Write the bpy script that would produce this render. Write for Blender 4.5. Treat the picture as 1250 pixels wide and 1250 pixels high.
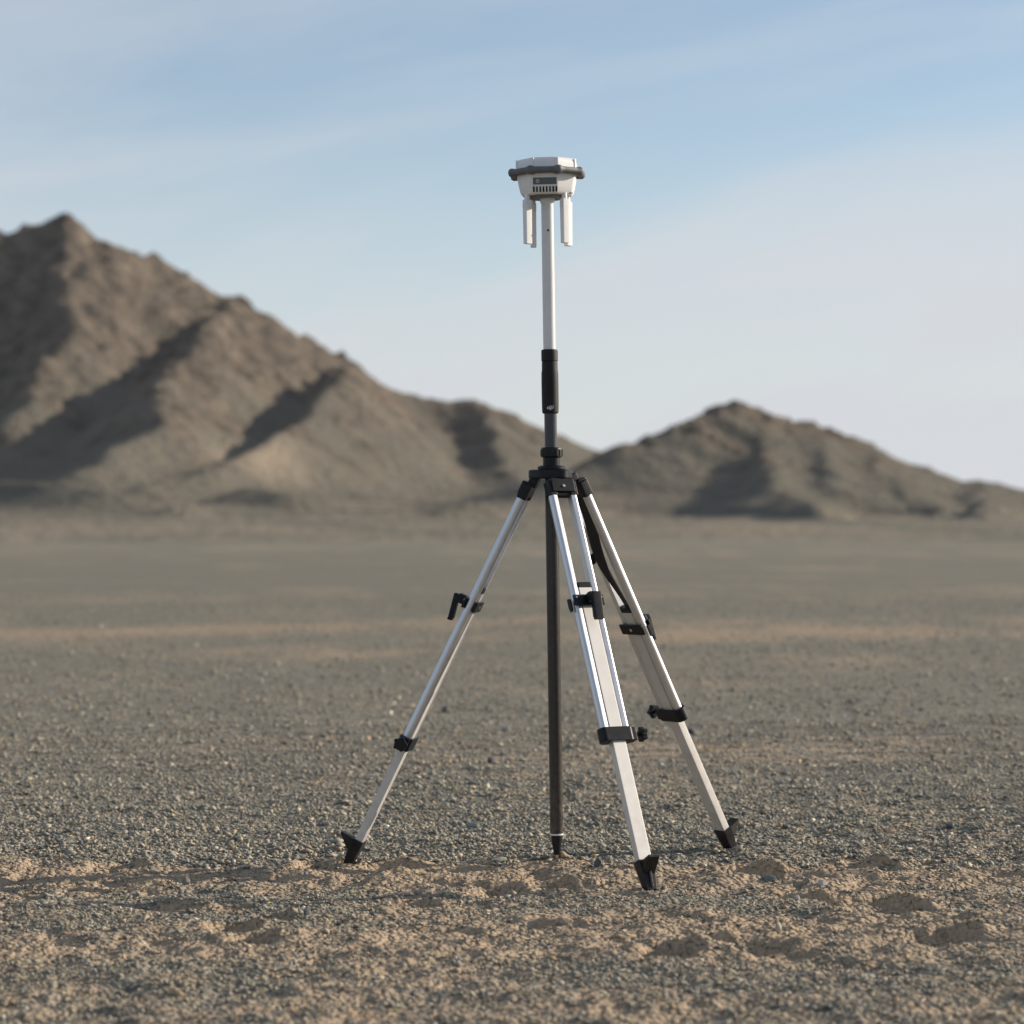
import bpy, bmesh, math, random
import numpy as np
from mathutils import Vector, Matrix

for o in list(bpy.data.objects):
    bpy.data.objects.remove(o, do_unlink=True)
scene = bpy.context.scene
COL = scene.collection
random.seed(7)

# ------------------------------------------------------------------ camera
EYE = 0.812            # metres above the plain
HOR = 652.0            # picture height of the level horizon
DIST = 6.4             # metres from the pole
cam_d = bpy.data.cameras.new('camera')
cam_d.sensor_width = 36.0
cam_d.lens = 92.16
cam_d.clip_start = 0.05
cam_d.clip_end = 30000
cam_d.dof.use_dof = True
cam_d.dof.focus_distance = DIST - 0.05
cam_d.dof.aperture_fstop = 4.2
cam = bpy.data.objects.new('camera', cam_d)
COL.objects.link(cam)
cam.location = (0, -DIST, EYE)
cam.rotation_euler = (math.radians(90) + math.atan((HOR - 625.0) / 3200.0), 0, 0)
scene.camera = cam

# ------------------------------------------------------------------ sky, sun, exposure
SUN_EL = math.radians(19)
SUN_AZ = math.radians(18)          # behind the picture plane, from the right
sun_dir = Vector((math.cos(SUN_AZ) * math.cos(SUN_EL), math.sin(SUN_AZ) * math.cos(SUN_EL), math.sin(SUN_EL)))
world = bpy.data.worlds.new('World')
scene.world = world
world.use_nodes = True
nt = world.node_tree
nt.nodes.clear()
w_out = nt.nodes.new('ShaderNodeOutputWorld')
w_bg = nt.nodes.new('ShaderNodeBackground')
w_bg.inputs['Strength'].default_value = 0.097
sky = nt.nodes.new('ShaderNodeTexSky')
sky.sky_type = 'NISHITA'
sky.sun_disc = False
sky.sun_elevation = SUN_EL
sky.sun_rotation = math.pi / 2 - SUN_AZ
sky.altitude = 1200
sky.air_density = 1.0
sky.dust_density = 0.6
sky.ozone_density = 1.0
# thin veils of high cloud
tc = nt.nodes.new('ShaderNodeTexCoord')
mp = nt.nodes.new('ShaderNodeMapping')
mp.inputs['Rotation'].default_value = (0, math.radians(11), 0)
mp2 = nt.nodes.new('ShaderNodeMapping')
mp2.inputs['Scale'].default_value = (1.3, 1.3, 7.0)
mp2.inputs['Location'].default_value = (0.4, 0.2, 0.35)
nt.links.new(mp.outputs['Vector'], mp2.inputs['Vector'])
nz = nt.nodes.new('ShaderNodeTexNoise')
nz.inputs['Scale'].default_value = 2.2
nz.inputs['Detail'].default_value = 5
nz.inputs['Roughness'].default_value = 0.52
nz.inputs['Distortion'].default_value = 0.3
rp = nt.nodes.new('ShaderNodeMapRange')
rp.inputs['From Min'].default_value = 0.36
rp.inputs['From Max'].default_value = 0.66
rp.inputs['To Min'].default_value = 0.10
rp.inputs['To Max'].default_value = 0.56
rp.interpolation_type = 'SMOOTHSTEP'
mx = nt.nodes.new('ShaderNodeMix')
mx.data_type = 'RGBA'
mx.inputs['B'].default_value = (5.0, 5.2, 5.5, 1)
nt.links.new(tc.outputs['Generated'], mp.inputs['Vector'])
nt.links.new(mp2.outputs['Vector'], nz.inputs['Vector'])
nt.links.new(nz.outputs['Fac'], rp.inputs['Value'])
# the veil thickens with the longer path through it low down
sx_ = nt.nodes.new('ShaderNodeSeparateXYZ')
nt.links.new(tc.outputs['Generated'], sx_.inputs['Vector'])
lowv = nt.nodes.new('ShaderNodeMapRange')
lowv.inputs['From Min'].default_value = 0.0
lowv.inputs['From Max'].default_value = 0.20
lowv.inputs['To Min'].default_value = 0.70
lowv.inputs['To Max'].default_value = 0.0
lowv.interpolation_type = 'SMOOTHERSTEP'
nt.links.new(sx_.outputs['Z'], lowv.inputs['Value'])
vmax = nt.nodes.new('ShaderNodeMath')
vmax.operation = 'ADD'
vmax.use_clamp = True
nt.links.new(lowv.outputs['Result'], vmax.inputs[0])
nt.links.new(rp.outputs['Result'], vmax.inputs[1])
nt.links.new(vmax.outputs[0], mx.inputs['Factor'])
nt.links.new(sky.outputs['Color'], mx.inputs['A'])
nt.links.new(mx.outputs['Result'], w_bg.inputs['Color'])
nt.links.new(w_bg.outputs['Background'], w_out.inputs['Surface'])

sun_d = bpy.data.lights.new('sun', 'SUN')
sun_d.energy = 4.4
sun_d.angle = math.radians(0.53)
sun_d.color = (1.0, 0.87, 0.72)
sun = bpy.data.objects.new('sun', sun_d)
COL.objects.link(sun)
sun.rotation_euler = sun_dir.to_track_quat('Z', 'Y').to_euler()
sun.location = (8, 3, 6)

vs = scene.view_settings
vs.view_transform = 'Standard'
vs.look = 'None'
vs.gamma = 1.0
vs.use_curve_mapping = False
vs.exposure = 0.45
scene.render.engine = 'CYCLES'

# ------------------------------------------------------------------ helpers
PX = 3200.0


def pt(u, v, Y):
    """point of the place seen at picture position u, v and standing Y metres behind the pole"""
    k = (DIST + Y) / PX
    return Vector(((u - 625) * k, Y, EYE + (HOR - v) * k))


def tag(o, label=None, cat=None, group=None, kind=None):
    if label: o['label'] = label
    if cat: o['category'] = cat
    if group: o['group'] = group
    if kind: o['kind'] = kind
    return o


def link(name, me, mat=None, parent=None, smooth=35):
    o = bpy.data.objects.new(name, me)
    COL.objects.link(o)
    if mat:
        me.materials.append(mat)
    if parent:
        o.parent = parent
    if smooth:
        me.shade_smooth()
        me.set_sharp_from_angle(angle=math.radians(smooth))
    return o


def from_bm(name, bm, mat=None, parent=None, smooth=35):
    me = bpy.data.meshes.new(name)
    bmesh.ops.recalc_face_normals(bm, faces=bm.faces[:])
    bm.to_mesh(me)
    bm.free()
    o = link(name, me, mat, parent, smooth)
    if smooth:
        wn = o.modifiers.new('weighted_normals', 'WEIGHTED_NORMAL')
        wn.keep_sharp = True
        wn.weight = 80
    return o


def empty(name, loc, parent=None):
    o = bpy.data.objects.new(name, None)
    COL.objects.link(o)
    o.location = loc
    o.empty_display_size = 0.1
    o.parent = parent
    return o


def bm_box(bm, c, size, bev=0.0, rot=None, taper=None, seg=2):
    """box centred on c; taper = (sx, sy) scale of the bottom face"""
    tmp = bmesh.new()
    bmesh.ops.create_cube(tmp, size=1.0)
    for v in tmp.verts:
        low = v.co.z < 0
        v.co = Vector((v.co.x * size[0], v.co.y * size[1], v.co.z * size[2]))
        if taper and low:
            v.co.x *= taper[0]
            v.co.y *= taper[1]
    if bev:
        bmesh.ops.bevel(tmp, geom=tmp.edges[:], offset=bev, segments=seg, affect='EDGES', profile=0.6)
    m = Matrix.Translation(Vector(c))
    if rot is not None:
        m = m @ rot.to_4x4()
    tmp.transform(m)
    join(bm, tmp)


def join(bm, tmp):
    me = bpy.data.meshes.new('t')
    tmp.to_mesh(me)
    tmp.free()
    bm.from_mesh(me)
    bpy.data.meshes.remove(me)


def bm_lathe(bm, prof, n=32, m=None):
    """prof: list of (r, z) from bottom to top, closed by fans"""
    tmp = bmesh.new()
    rings = []
    for r, z in prof:
        rings.append([tmp.verts.new((r * math.cos(2 * math.pi * i / n), r * math.sin(2 * math.pi * i / n), z)) for i in range(n)])
    for a, b in zip(rings, rings[1:]):
        for i in range(n):
            j = (i + 1) % n
            tmp.faces.new((a[i], a[j], b[j], b[i]))
    tmp.faces.new(list(reversed(rings[0])))
    tmp.faces.new(rings[-1])
    if m is not None:
        tmp.transform(m)
    join(bm, tmp)


def bm_cyl(bm, a, b, r, n=20, bev=0.0):
    a = Vector(a); b = Vector(b)
    L = (b - a).length
    q = (b - a).to_track_quat('Z', 'Y').to_matrix().to_4x4()
    prof = [(r, 0), (r, L)] if not bev else [(r - bev, 0), (r, bev), (r, L - bev), (r - bev, L)]
    bm_lathe(bm, prof, n, Matrix.Translation(a) @ q)


# ------------------------------------------------------------------ numpy noise
def _hash(ix, iy, seed):
    h = (ix.astype(np.int64) * 374761393 + iy.astype(np.int64) * 668265263 + seed * 1442695041) & 0xFFFFFFFF
    h = ((h ^ (h >> 13)) * 1274126177) & 0xFFFFFFFF
    h = ((h ^ (h >> 16)) * 2246822519) & 0xFFFFFFFF
    return h ^ (h >> 15)


def gnoise(x, y, seed=0):
    """gradient noise, about -1..1"""
    x0 = np.floor(x); y0 = np.floor(y)
    fx = x - x0; fy = y - y0
    ux = fx * fx * fx * (fx * (fx * 6 - 15) + 10)
    uy = fy * fy * fy * (fy * (fy * 6 - 15) + 10)

    def g(dx, dy):
        a = _hash(x0 + dx, y0 + dy, seed).astype(np.float64) * (2 * math.pi / 4294967296.0)
        return np.cos(a) * (fx - dx) + np.sin(a) * (fy - dy)
    n = (g(0, 0) * (1 - ux) + g(1, 0) * ux) * (1 - uy) + (g(0, 1) * (1 - ux) + g(1, 1) * ux) * uy
    return n * 1.5


def fbm(x, y, octs, seed=0, gain=0.5):
    s = 0; a = 1.0
    for i in range(octs):
        s = s + a * gnoise(x * 2 ** i + 17.3 * i, y * 2 ** i - 9.1 * i, seed + i)
        a *= gain
    return s


def ridged(x, y, octs, seed=0, gain=0.55):
    s = 0; a = 1.0; t = 0
    for i in range(octs):
        s = s + a * (1 - np.abs(gnoise(x * 2 ** i + 5.7 * i, y * 2 ** i + 3.3 * i, seed + i))) ** 2
        t += a
        a *= gain
    return s / t


def smooth(a, b, x):
    t = np.clip((x - a) / (b - a), 0, 1)
    return t * t * (3 - 2 * t)


# ------------------------------------------------------------------ materials
def mat(name):
    m = bpy.data.materials.new(name)
    m.use_nodes = True
    t = m.node_tree
    return m, t, t.nodes['Principled BSDF']


def N(t, kind, **kw):
    n = t.nodes.new(kind)
    for k, v in kw.items():
        if k in n.inputs:
            n.inputs[k].default_value = v
        else:
            setattr(n, k, v)
    return n


def simple(name, col, rough=0.5, metal=0.0, var=0.10, scale=60.0, bump=0.0, bscale=400.0, spec=0.5, dust=0.0):
    """plain finish with slight blotches and roughness wear"""
    m, t, b = mat(name)
    co = N(t, 'ShaderNodeTexCoord')
    n = N(t, 'ShaderNodeTexNoise', Scale=scale, Detail=4.0)
    t.links.new(co.outputs['Object'], n.inputs['Vector'])
    r = N(t, 'ShaderNodeValToRGB')
    c0 = [max(0, c * (1 - var)) for c in col]; c1 = [min(1, c * (1 + var)) for c in col]
    r.color_ramp.elements[0].color = (*c0, 1); r.color_ramp.elements[0].position = 0.3
    r.color_ramp.elements[1].color = (*c1, 1); r.color_ramp.elements[1].position = 0.7
    t.links.new(n.outputs['Fac'], r.inputs['Fac'])
    base = r.outputs['Color']
    if dust:
        # dry dust that settles on whatever is close to the ground
        ge = N(t, 'ShaderNodeNewGeometry')
        se = N(t, 'ShaderNodeSeparateXYZ')
        t.links.new(ge.outputs['Position'], se.inputs['Vector'])
        hr = N(t, 'ShaderNodeMapRange')
        hr.inputs['From Min'].default_value = 0.0; hr.inputs['From Max'].default_value = 0.30
        hr.inputs['To Min'].default_value = dust; hr.inputs['To Max'].default_value = dust * 0.12
        t.links.new(se.outputs['Z'], hr.inputs['Value'])
        dn = N(t, 'ShaderNodeTexNoise', Scale=55.0, Detail=6.0, Roughness=0.65)
        t.links.new(ge.outputs['Position'], dn.inputs['Vector'])
        dr = N(t, 'ShaderNodeMapRange')
        dr.inputs['From Min'].default_value = 0.38; dr.inputs['From Max'].default_value = 0.68
        t.links.new(dn.outputs['Fac'], dr.inputs['Value'])
        mu = N(t, 'ShaderNodeMath', operation='MULTIPLY')
        t.links.new(hr.outputs['Result'], mu.inputs[0]); t.links.new(dr.outputs['Result'], mu.inputs[1])
        md = N(t, 'ShaderNodeMix', data_type='RGBA')
        t.links.new(mu.outputs[0], md.inputs['Factor'])
        t.links.new(base, md.inputs['A'])
        md.inputs['B'].default_value = (0.30, 0.235, 0.165, 1)
        base = md.outputs['Result']
    t.links.new(base, b.inputs['Base Color'])
    mr = N(t, 'ShaderNodeMapRange')
    mr.inputs['To Min'].default_value = rough * 0.85
    mr.inputs['To Max'].default_value = min(1, rough * 1.2)
    t.links.new(n.outputs['Fac'], mr.inputs['Value'])
    t.links.new(mr.outputs['Result'], b.inputs['Roughness'])
    b.inputs['Metallic'].default_value = metal
    b.inputs['Specular IOR Level'].default_value = spec
    if bump:
        n2 = N(t, 'ShaderNodeTexNoise', Scale=bscale, Detail=2.0)
        t.links.new(co.outputs['Object'], n2.inputs['Vector'])
        bp = N(t, 'ShaderNodeBump', Strength=bump, Distance=0.001)
        t.links.new(n2.outputs['Fac'], bp.inputs['Height'])
        t.links.new(bp.outputs['Normal'], b.inputs['Normal'])
    return m


def dusty(m, height=0.10, col=(0.30, 0.24, 0.17)):
    return m


M_ALU = simple('anodised_aluminium', (0.62, 0.63, 0.65), 0.40, 0.88, 0.04, 40)
M_PANEL = simple('satin_aluminium', (0.61, 0.595, 0.57), 0.58, 0.55, 0.05, 30, dust=0.35)
M_BLACK = simple('black_plastic', (0.008, 0.009, 0.012), 0.40, 0, 0.25, 80, 0.15, 900, 0.24, dust=0.08)
M_RUBBER = simple('black_rubber', (0.009, 0.009, 0.008), 0.58, 0, 0.3, 90, 0.25, 700, 0.3, dust=0.10)
M_WHITE = simple('white_shell', (0.75, 0.75, 0.745), 0.45, 0, 0.03, 30, 0.05, 1500)
M_POLEW = simple('white_pole_paint', (0.66, 0.655, 0.65), 0.38, 0, 0.03, 30)
M_GREY = simple('grey_bumper', (0.115, 0.122, 0.132), 0.55, 0, 0.10, 60, 0.1, 900)
M_PANELG = simple('grey_key_panel', (0.11, 0.125, 0.14), 0.4, 0, 0.05)
M_PRINT = simple('white_print', (0.75, 0.75, 0.75), 0.5, 0, 0.02)
M_LED = simple('green_led_lens', (0.10, 0.22, 0.15), 0.3, 0, 0.05)
M_DARKPOLE = simple('dark_carbon_pole', (0.022, 0.018, 0.015), 0.34, 0, 0.25, 120, dust=0.3)
M_GREYPOLE = simple('charcoal_pole', (0.040, 0.044, 0.050), 0.30, 0.2, 0.10, 60)
M_STEEL = simple('steel', (0.62, 0.60, 0.57), 0.32, 1.0, 0.08, 200)
M_STRAP = simple('black_webbing', (0.015, 0.015, 0.016), 0.8, 0, 0.2, 300, 0.4, 1500)
M_HOLE = simple('dark_hole', (0.006, 0.006, 0.006), 0.8, 0, 0.1)


def ground_material():
    m, t, b = mat('gravel_plain')
    co = N(t, 'ShaderNodeTexCoord')
    P = co.outputs['Object']
    at = N(t, 'ShaderNodeAttribute', attribute_name='sand')

    def mixc(f, a, c, blend='MIX'):
        n = N(t, 'ShaderNodeMix', data_type='RGBA', blend_type=blend)
        for s, v in (('Factor', f), ('A', a), ('B', c)):
            if isinstance(v, (int, float)): n.inputs[s].default_value = v
            elif isinstance(v, tuple): n.inputs[s].default_value = (*v, 1)
            else: t.links.new(v, n.inputs[s])
        return n.outputs['Result']

    def rng(v, a, c, lo=0.0, hi=1.0):
        n = N(t, 'ShaderNodeMapRange')
        n.inputs['From Min'].default_value = a; n.inputs['From Max'].default_value = c
        n.inputs['To Min'].default_value = lo; n.inputs['To Max'].default_value = hi
        t.links.new(v, n.inputs['Value'])
        return n.outputs['Result']

    def noise(s, d=4.0, r=0.55):
        n = N(t, 'ShaderNodeTexNoise', Scale=s, Detail=d, Roughness=r)
        t.links.new(P, n.inputs['Vector'])
        return n.outputs['Fac']

    def voro(s):
        n = N(t, 'ShaderNodeTexVoronoi', Scale=s)
        t.links.new(P, n.inputs['Vector'])
        sep = N(t, 'ShaderNodeSeparateColor')
        t.links.new(n.outputs['Color'], sep.inputs['Color'])
        return n.outputs['Distance'], sep.outputs['Red'], sep.outputs['Green']
    # stones of the far gravel, two sizes
    d1, r1, g1 = voro(75.0)
    d2, r2, g2 = voro(26.0)
    ramp = N(t, 'ShaderNodeValToRGB')
    e = ramp.color_ramp.elements
    e[0].position = 0.0; e[0].color = (0.112, 0.110, 0.092, 1)
    e[1].position = 1.0; e[1].color = (0.409, 0.377, 0.282, 1)
    k = ramp.color_ramp.elements.new(0.45); k.color = (0.197, 0.192, 0.148, 1)
    k = ramp.color_ramp.elements.new(0.8); k.color = (0.265, 0.249, 0.187, 1)
    t.links.new(r1, ramp.inputs['Fac'])
    ramp2 = N(t, 'ShaderNodeValToRGB')
    e = ramp2.color_ramp.elements
    e[0].position = 0.0; e[0].color = (0.093, 0.096, 0.088, 1)
    e[1].position = 1.0; e[1].color = (0.353, 0.326, 0.264, 1)
    t.links.new(r2, ramp2.inputs['Fac'])
    big = rng(g2, 0.62, 0.66)
    gravel = mixc(big, ramp.outputs['Color'], ramp2.outputs['Color'])
    # sand with finer grain
    sandc = mixc(noise(38.0, 5.0), (0.35, 0.265, 0.178), (0.47, 0.36, 0.25))
    # coverage of the sand: the laid out patches broken up by noise
    na = noise(9.0, 6.0, 0.62)
    ad = N(t, 'ShaderNodeMath', operation='ADD')
    t.links.new(at.outputs['Fac'], ad.inputs[0])
    t.links.new(rng(na, 0.2, 0.8, -0.45, 0.45), ad.inputs[1])
    cover = rng(ad.outputs[0], 0.30, 0.62)
    col = mixc(cover, gravel, sandc)
    # broad tone drift over the plain
    drift = noise(0.10, 5.0)
    col = mixc(rng(drift, 0.35, 0.7, 0.0, 0.25), col, mixc(0.5, gravel, sandc))
    t.links.new(col, b.inputs['Base Color'])
    b.inputs['Roughness'].default_value = 0.92
    b.inputs['Specular IOR Level'].default_value = 0.2
    bp = N(t, 'ShaderNodeBump', Strength=0.9, Distance=0.012)
    bp2 = N(t, 'ShaderNodeBump', Strength=0.6, Distance=0.02)
    bp3 = N(t, 'ShaderNodeBump', Strength=0.7, Distance=0.004)
    inv = rng(d1, 0.0, 0.8, 1.0, 0.0)
    inv2 = rng(d2, 0.0, 0.8, 1.0, 0.0)
    t.links.new(inv, bp.inputs['Height'])
    t.links.new(inv2, bp2.inputs['Height'])
    t.links.new(noise(170.0, 4.0), bp3.inputs['Height'])
    t.links.new(bp.outputs['Normal'], bp2.inputs['Normal'])
    t.links.new(bp2.outputs['Normal'], bp3.inputs['Normal'])
    t.links.new(bp3.outputs['Normal'], b.inputs['Normal'])
    return m


def pebble_material():
    m, t, b = mat('gravel_stone')
    a = N(t, 'ShaderNodeAttribute', attribute_name='tint')
    co = N(t, 'ShaderNodeTexCoord')
    n = N(t, 'ShaderNodeTexNoise', Scale=260.0, Detail=3.0)
    t.links.new(co.outputs['Object'], n.inputs['Vector'])
    mr = N(t, 'ShaderNodeMapRange')
    mr.inputs['To Min'].default_value = 0.75; mr.inputs['To Max'].default_value = 1.25
    t.links.new(n.outputs['Fac'], mr.inputs['Value'])
    mu = N(t, 'ShaderNodeVectorMath', operation='SCALE')
    t.links.new(a.outputs['Color'], mu.inputs[0])
    t.links.new(mr.outputs['Result'], mu.inputs['Scale'])
    t.links.new(mu.outputs['Vector'], b.inputs['Base Color'])
    b.inputs['Roughness'].default_value = 0.85
    b.inputs['Specular IOR Level'].default_value = 0.15
    return m


def mountain_material():
    m, t, b = mat('desert_mountain')
    co = N(t, 'ShaderNodeTexCoord')
    P = co.outputs['Object']
    rk = N(t, 'ShaderNodeAttribute', attribute_name='rock')
    sd = N(t, 'ShaderNodeAttribute', attribute_name='sand')
    wm = N(t, 'ShaderNodeAttribute', attribute_name='warm')

    def mixc(f, a, c):
        n = N(t, 'ShaderNodeMix', data_type='RGBA')
        for s, v in (('Factor', f), ('A', a), ('B', c)):
            if isinstance(v, (int, float)): n.inputs[s].default_value = v
            elif isinstance(v, tuple): n.inputs[s].default_value = (*v, 1)
            else: t.links.new(v, n.inputs[s])
        return n.outputs['Result']

    def noise(s, d=5.0):
        n = N(t, 'ShaderNodeTexNoise', Scale=s, Detail=d, Roughness=0.6)
        t.links.new(P, n.inputs['Vector'])
        r = N(t, 'ShaderNodeMapRange')
        r.inputs['From Min'].default_value = 0.3; r.inputs['From Max'].default_value = 0.7
        t.links.new(n.outputs['Fac'], r.inputs['Value'])
        return r.outputs['Result']
    scree = mixc(noise(0.03), (0.140, 0.132, 0.106), (0.180, 0.164, 0.130))
    rock = mixc(noise(0.16), (0.080, 0.070, 0.058), (0.232, 0.192, 0.149))
    warm = mixc(noise(0.05), (0.144, 0.120, 0.094), (0.188, 0.152, 0.117))
    sand = mixc(noise(0.06), (0.28, 0.235, 0.175), (0.37, 0.30, 0.22))
    c = mixc(wm.outputs['Fac'], scree, warm)
    c = mixc(rk.outputs['Fac'], c, rock)
    pl = N(t, 'ShaderNodeAttribute', attribute_name='plain')
    c = mixc(pl.outputs['Fac'], c, mixc(noise(0.08), (0.188, 0.180, 0.143), (0.230, 0.217, 0.172)))
    c = mixc(sd.outputs['Fac'], c, sand)
    t.links.new(c, b.inputs['Base Color'])
    b.inputs['Roughness'].default_value = 0.95
    b.inputs['Specular IOR Level'].default_value = 0.1
    bp = N(t, 'ShaderNodeBump', Strength=0.8, Distance=1.5)
    t.links.new(noise(0.3, 6.0), bp.inputs['Height'])
    t.links.new(bp.outputs['Normal'], b.inputs['Normal'])
    return m


M_GROUND = ground_material()
M_PEB = pebble_material()
M_MOUNT = mountain_material()

# ------------------------------------------------------------------ the plain
POLE = Vector((0.110, 0.0, 0.0))


def gpos(u, v):
    """spot of the flat plain seen at picture position u, v"""
    d = EYE * PX / (v - HOR)
    return ((u - 625) * d / PX, d - DIST)


# hollows and low banks kicked up in the sandy strip: x, y, half length, half width, depth, turn
HOLLOWS = []
for (u, v, lu, w, dep) in ((905, 1062, 60, 0.055, 0.030), (985, 1066, 34, 0.04, 0.020), (1048, 1052, 36, 0.05, 0.020),
                           (1062, 1096, 50, 0.06, 0.034), (1090, 1108, 40, 0.05, 0.028), (985, 1090, 30, 0.04, 0.022),
                           (1150, 1142, 44, 0.06, 0.040), (820, 1162, 34, 0.04, 0.030),
                           (872, 1152, 26, 0.035, 0.024), (286, 1131, 30, 0.035, 0.030), (330, 1118, 22, 0.03, 0.022),
                           (312, 1144, 26, 0.035, 0.024), (500, 1099, 36, 0.035, 0.026), (615, 1082, 34, 0.04, 0.022),
                           (672, 1080, 30, 0.03, 0.024), (668, 1127, 46, 0.03, 0.016), (140, 1057, 40, 0.05, 0.02),
                           (395, 1054, 30, 0.05, 0.022), (470, 1057, 40, 0.05, 0.018), 
                           (950, 1160, 40, 0.05, 0.024),
                           (230, 1104, 60, 0.04, 0.02), 
                           
                           
                           ):
    x, y = gpos(u, v)
    HOLLOWS.append((x, y, lu * (DIST + y) / PX * 1.05, w * 1.4, dep * 1.10))


def hollow_field(x, y):
    wx = 0.30 * gnoise(x * 9, y * 9, 61) + 0.15 * gnoise(x * 23, y * 23, 63)
    wy = 0.40 * gnoise(x * 9 + 7, y * 9, 62) + 0.15 * gnoise(x * 23, y * 23, 64)
    z = np.zeros_like(x); c = np.zeros_like(x)
    for (hx, hy, a, w, d) in HOLLOWS:
        dx = (x - hx) / a + wx; dy = (y - hy) / w + wy
        r2 = dx * dx + dy * dy
        # scooped out, with a bank thrown up on the far right rim
        z -= d * np.exp(-r2 ** 2.6)
        z += d * 0.60 * np.exp(-((dx - 0.75) / 0.5) ** 2 - ((dy - 0.75) / 0.55) ** 2)
        c = np.maximum(c, np.exp(-(r2 / 1.7) ** 2))
    return z, c


def band(y, c, w):
    return np.exp(-((y - c) / w) ** 2)


def sand_mask(x, y):
    wob = 0.14 * gnoise(x * 0.9 + 3.1, y * 0.5, 41) + 0.06 * gnoise(x * 3.1, y * 1.5, 42)
    s = 0.80 * band(y + wob, -0.16, 0.30) * (0.75 + 0.5 * gnoise(x * 1.3, y * 2, 43))
    s = s + 0.80 * band(y + wob, -1.12, 0.36) * (0.7 + 0.6 * gnoise(x * 1.1 + 4, y * 2, 44))
    s = s + 0.45 * band(y + wob, -1.9, 0.35)
    s = s + 0.32 * band(y + 3 * wob + 0.6 * gnoise(x * 0.2, y * 0.1, 51), 15.6, 2.4)
    s = s + 0.35 * band(y + 2 * wob, 3.6, 0.6)
    s = s + 0.16 * band(y + 12 * gnoise(x * 0.02, y * 0.02, 52), 30, 4)
    s = s + 0.15 * band(y + 25 * gnoise(x * 0.01, y * 0.01, 54), 130, 30)
    s = s + 0.17 + 0.34 * fbm(x * 0.35, y * 0.35, 3, 45) + 0.20 * gnoise(x * 2.3, y * 3.1, 46)
    s = s + 0.55 * hollow_field(x, y)[1]
    return np.clip(s, 0, 1)


def ground_z(x, y):
    near = smooth(16, 5, np.hypot(x, y + 0.5))
    fine = smooth(4.2, 2.2, np.hypot(x, (y + 0.6) * 1.1))
    s = sand_mask(x, y)
    z = 0.012 * fbm(x * 0.7, y * 0.7, 2, 11) * near
    z = z + 0.010 * fbm(x * 2.6, y * 3.6, 2, 12) * near
    z = z + (0.005 + 0.011 * s) * fbm(x * 9, y * 12, 3, 13) * fine
    z = z + (0.002 + 0.0075 * s) * (ridged(x * 26, y * 30, 2, 14) - 0.55) * fine
    z = z + hollow_field(x, y)[0] * near
    # low mound the pole point is pushed into, feet bedded
    z = z + 0.018 * np.exp(-((x - 0.11) ** 2 + y ** 2) / 0.09 ** 2)
    for fx, fy, fz in FEET:
        w = np.exp(-((x - fx) ** 2 + (y - fy) ** 2) / 0.07 ** 2)
        z = z * (1 - w) + w * (fz + 0.004)
        rr = np.hypot(x - fx, y - fy)
        z = z + 0.009 * np.exp(-((rr - 0.038) / 0.016) ** 2) * (0.7 + 0.6 * gnoise(x * 40, y * 40, 65))
    # far swells of the plain
    far = smooth(20, 120, np.hypot(x, y))
    z = z + far * (0.12 * fbm(x * 0.012, y * 0.02, 2, 15) - 0.12)
    return z


FOOT_F = pt(794, 1089, -0.403)
FOOT_L = pt(424, 1058, 0.09)
FOOT_R = pt(894, 1041, 0.36)
FEET = [tuple(FOOT_F), tuple(FOOT_L), tuple(FOOT_R)]


def axis(lo, hi, step, far_lo, far_hi, g=1.075):
    a = list(np.arange(lo, hi + step / 2, step))
    s = step; v = hi
    up = []
    while v < far_hi:
        s *= g; v += s; up.append(v)
    s = step; v = lo
    dn = []
    while v > far_lo:
        s *= g; v -= s; dn.append(v)
    return np.array(dn[::-1] + a + up)


def grid_mesh(name, X, Y, Z):
    ny, nx = X.shape
    me = bpy.data.meshes.new(name)
    co = np.stack([X, Y, Z], -1).reshape(-1, 3).astype(np.float32)
    idx = np.arange(ny * nx).reshape(ny, nx)
    q = np.stack([idx[:-1, :-1], idx[:-1, 1:], idx[1:, 1:], idx[1:, :-1]], -1).reshape(-1, 4)
    me.vertices.add(len(co)); me.vertices.foreach_set('co', co.ravel())
    me.loops.add(q.size); me.loops.foreach_set('vertex_index', q.ravel().astype(np.int32))
    me.polygons.add(len(q))
    me.polygons.foreach_set('loop_start', np.arange(0, q.size, 4, dtype=np.int32))
    me.update(calc_edges=True)
    return me


def add_attr(me, name, vals):
    a = me.attributes.new(name, 'FLOAT', 'POINT')
    a.data.foreach_set('value', np.asarray(vals, dtype=np.float32).ravel())


xs = axis(-1.45, 1.45, 0.0085, -9000, 9000)
ys = axis(-2.3, 1.3, 0.0098, -400, 12000)
GX, GY = np.meshgrid(xs, ys)
GZ = ground_z(GX, GY)
me = grid_mesh('ground', GX, GY, GZ)
add_attr(me, 'sand', sand_mask(GX, GY))
ground = link('ground', me, M_GROUND, smooth=None)
me.shade_smooth()
tag(ground, 'flat grey gravel plain with strips of tan sand', kind='structure')

# ------------------------------------------------------------------ loose gravel
rng_ = np.random.default_rng(5)


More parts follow.
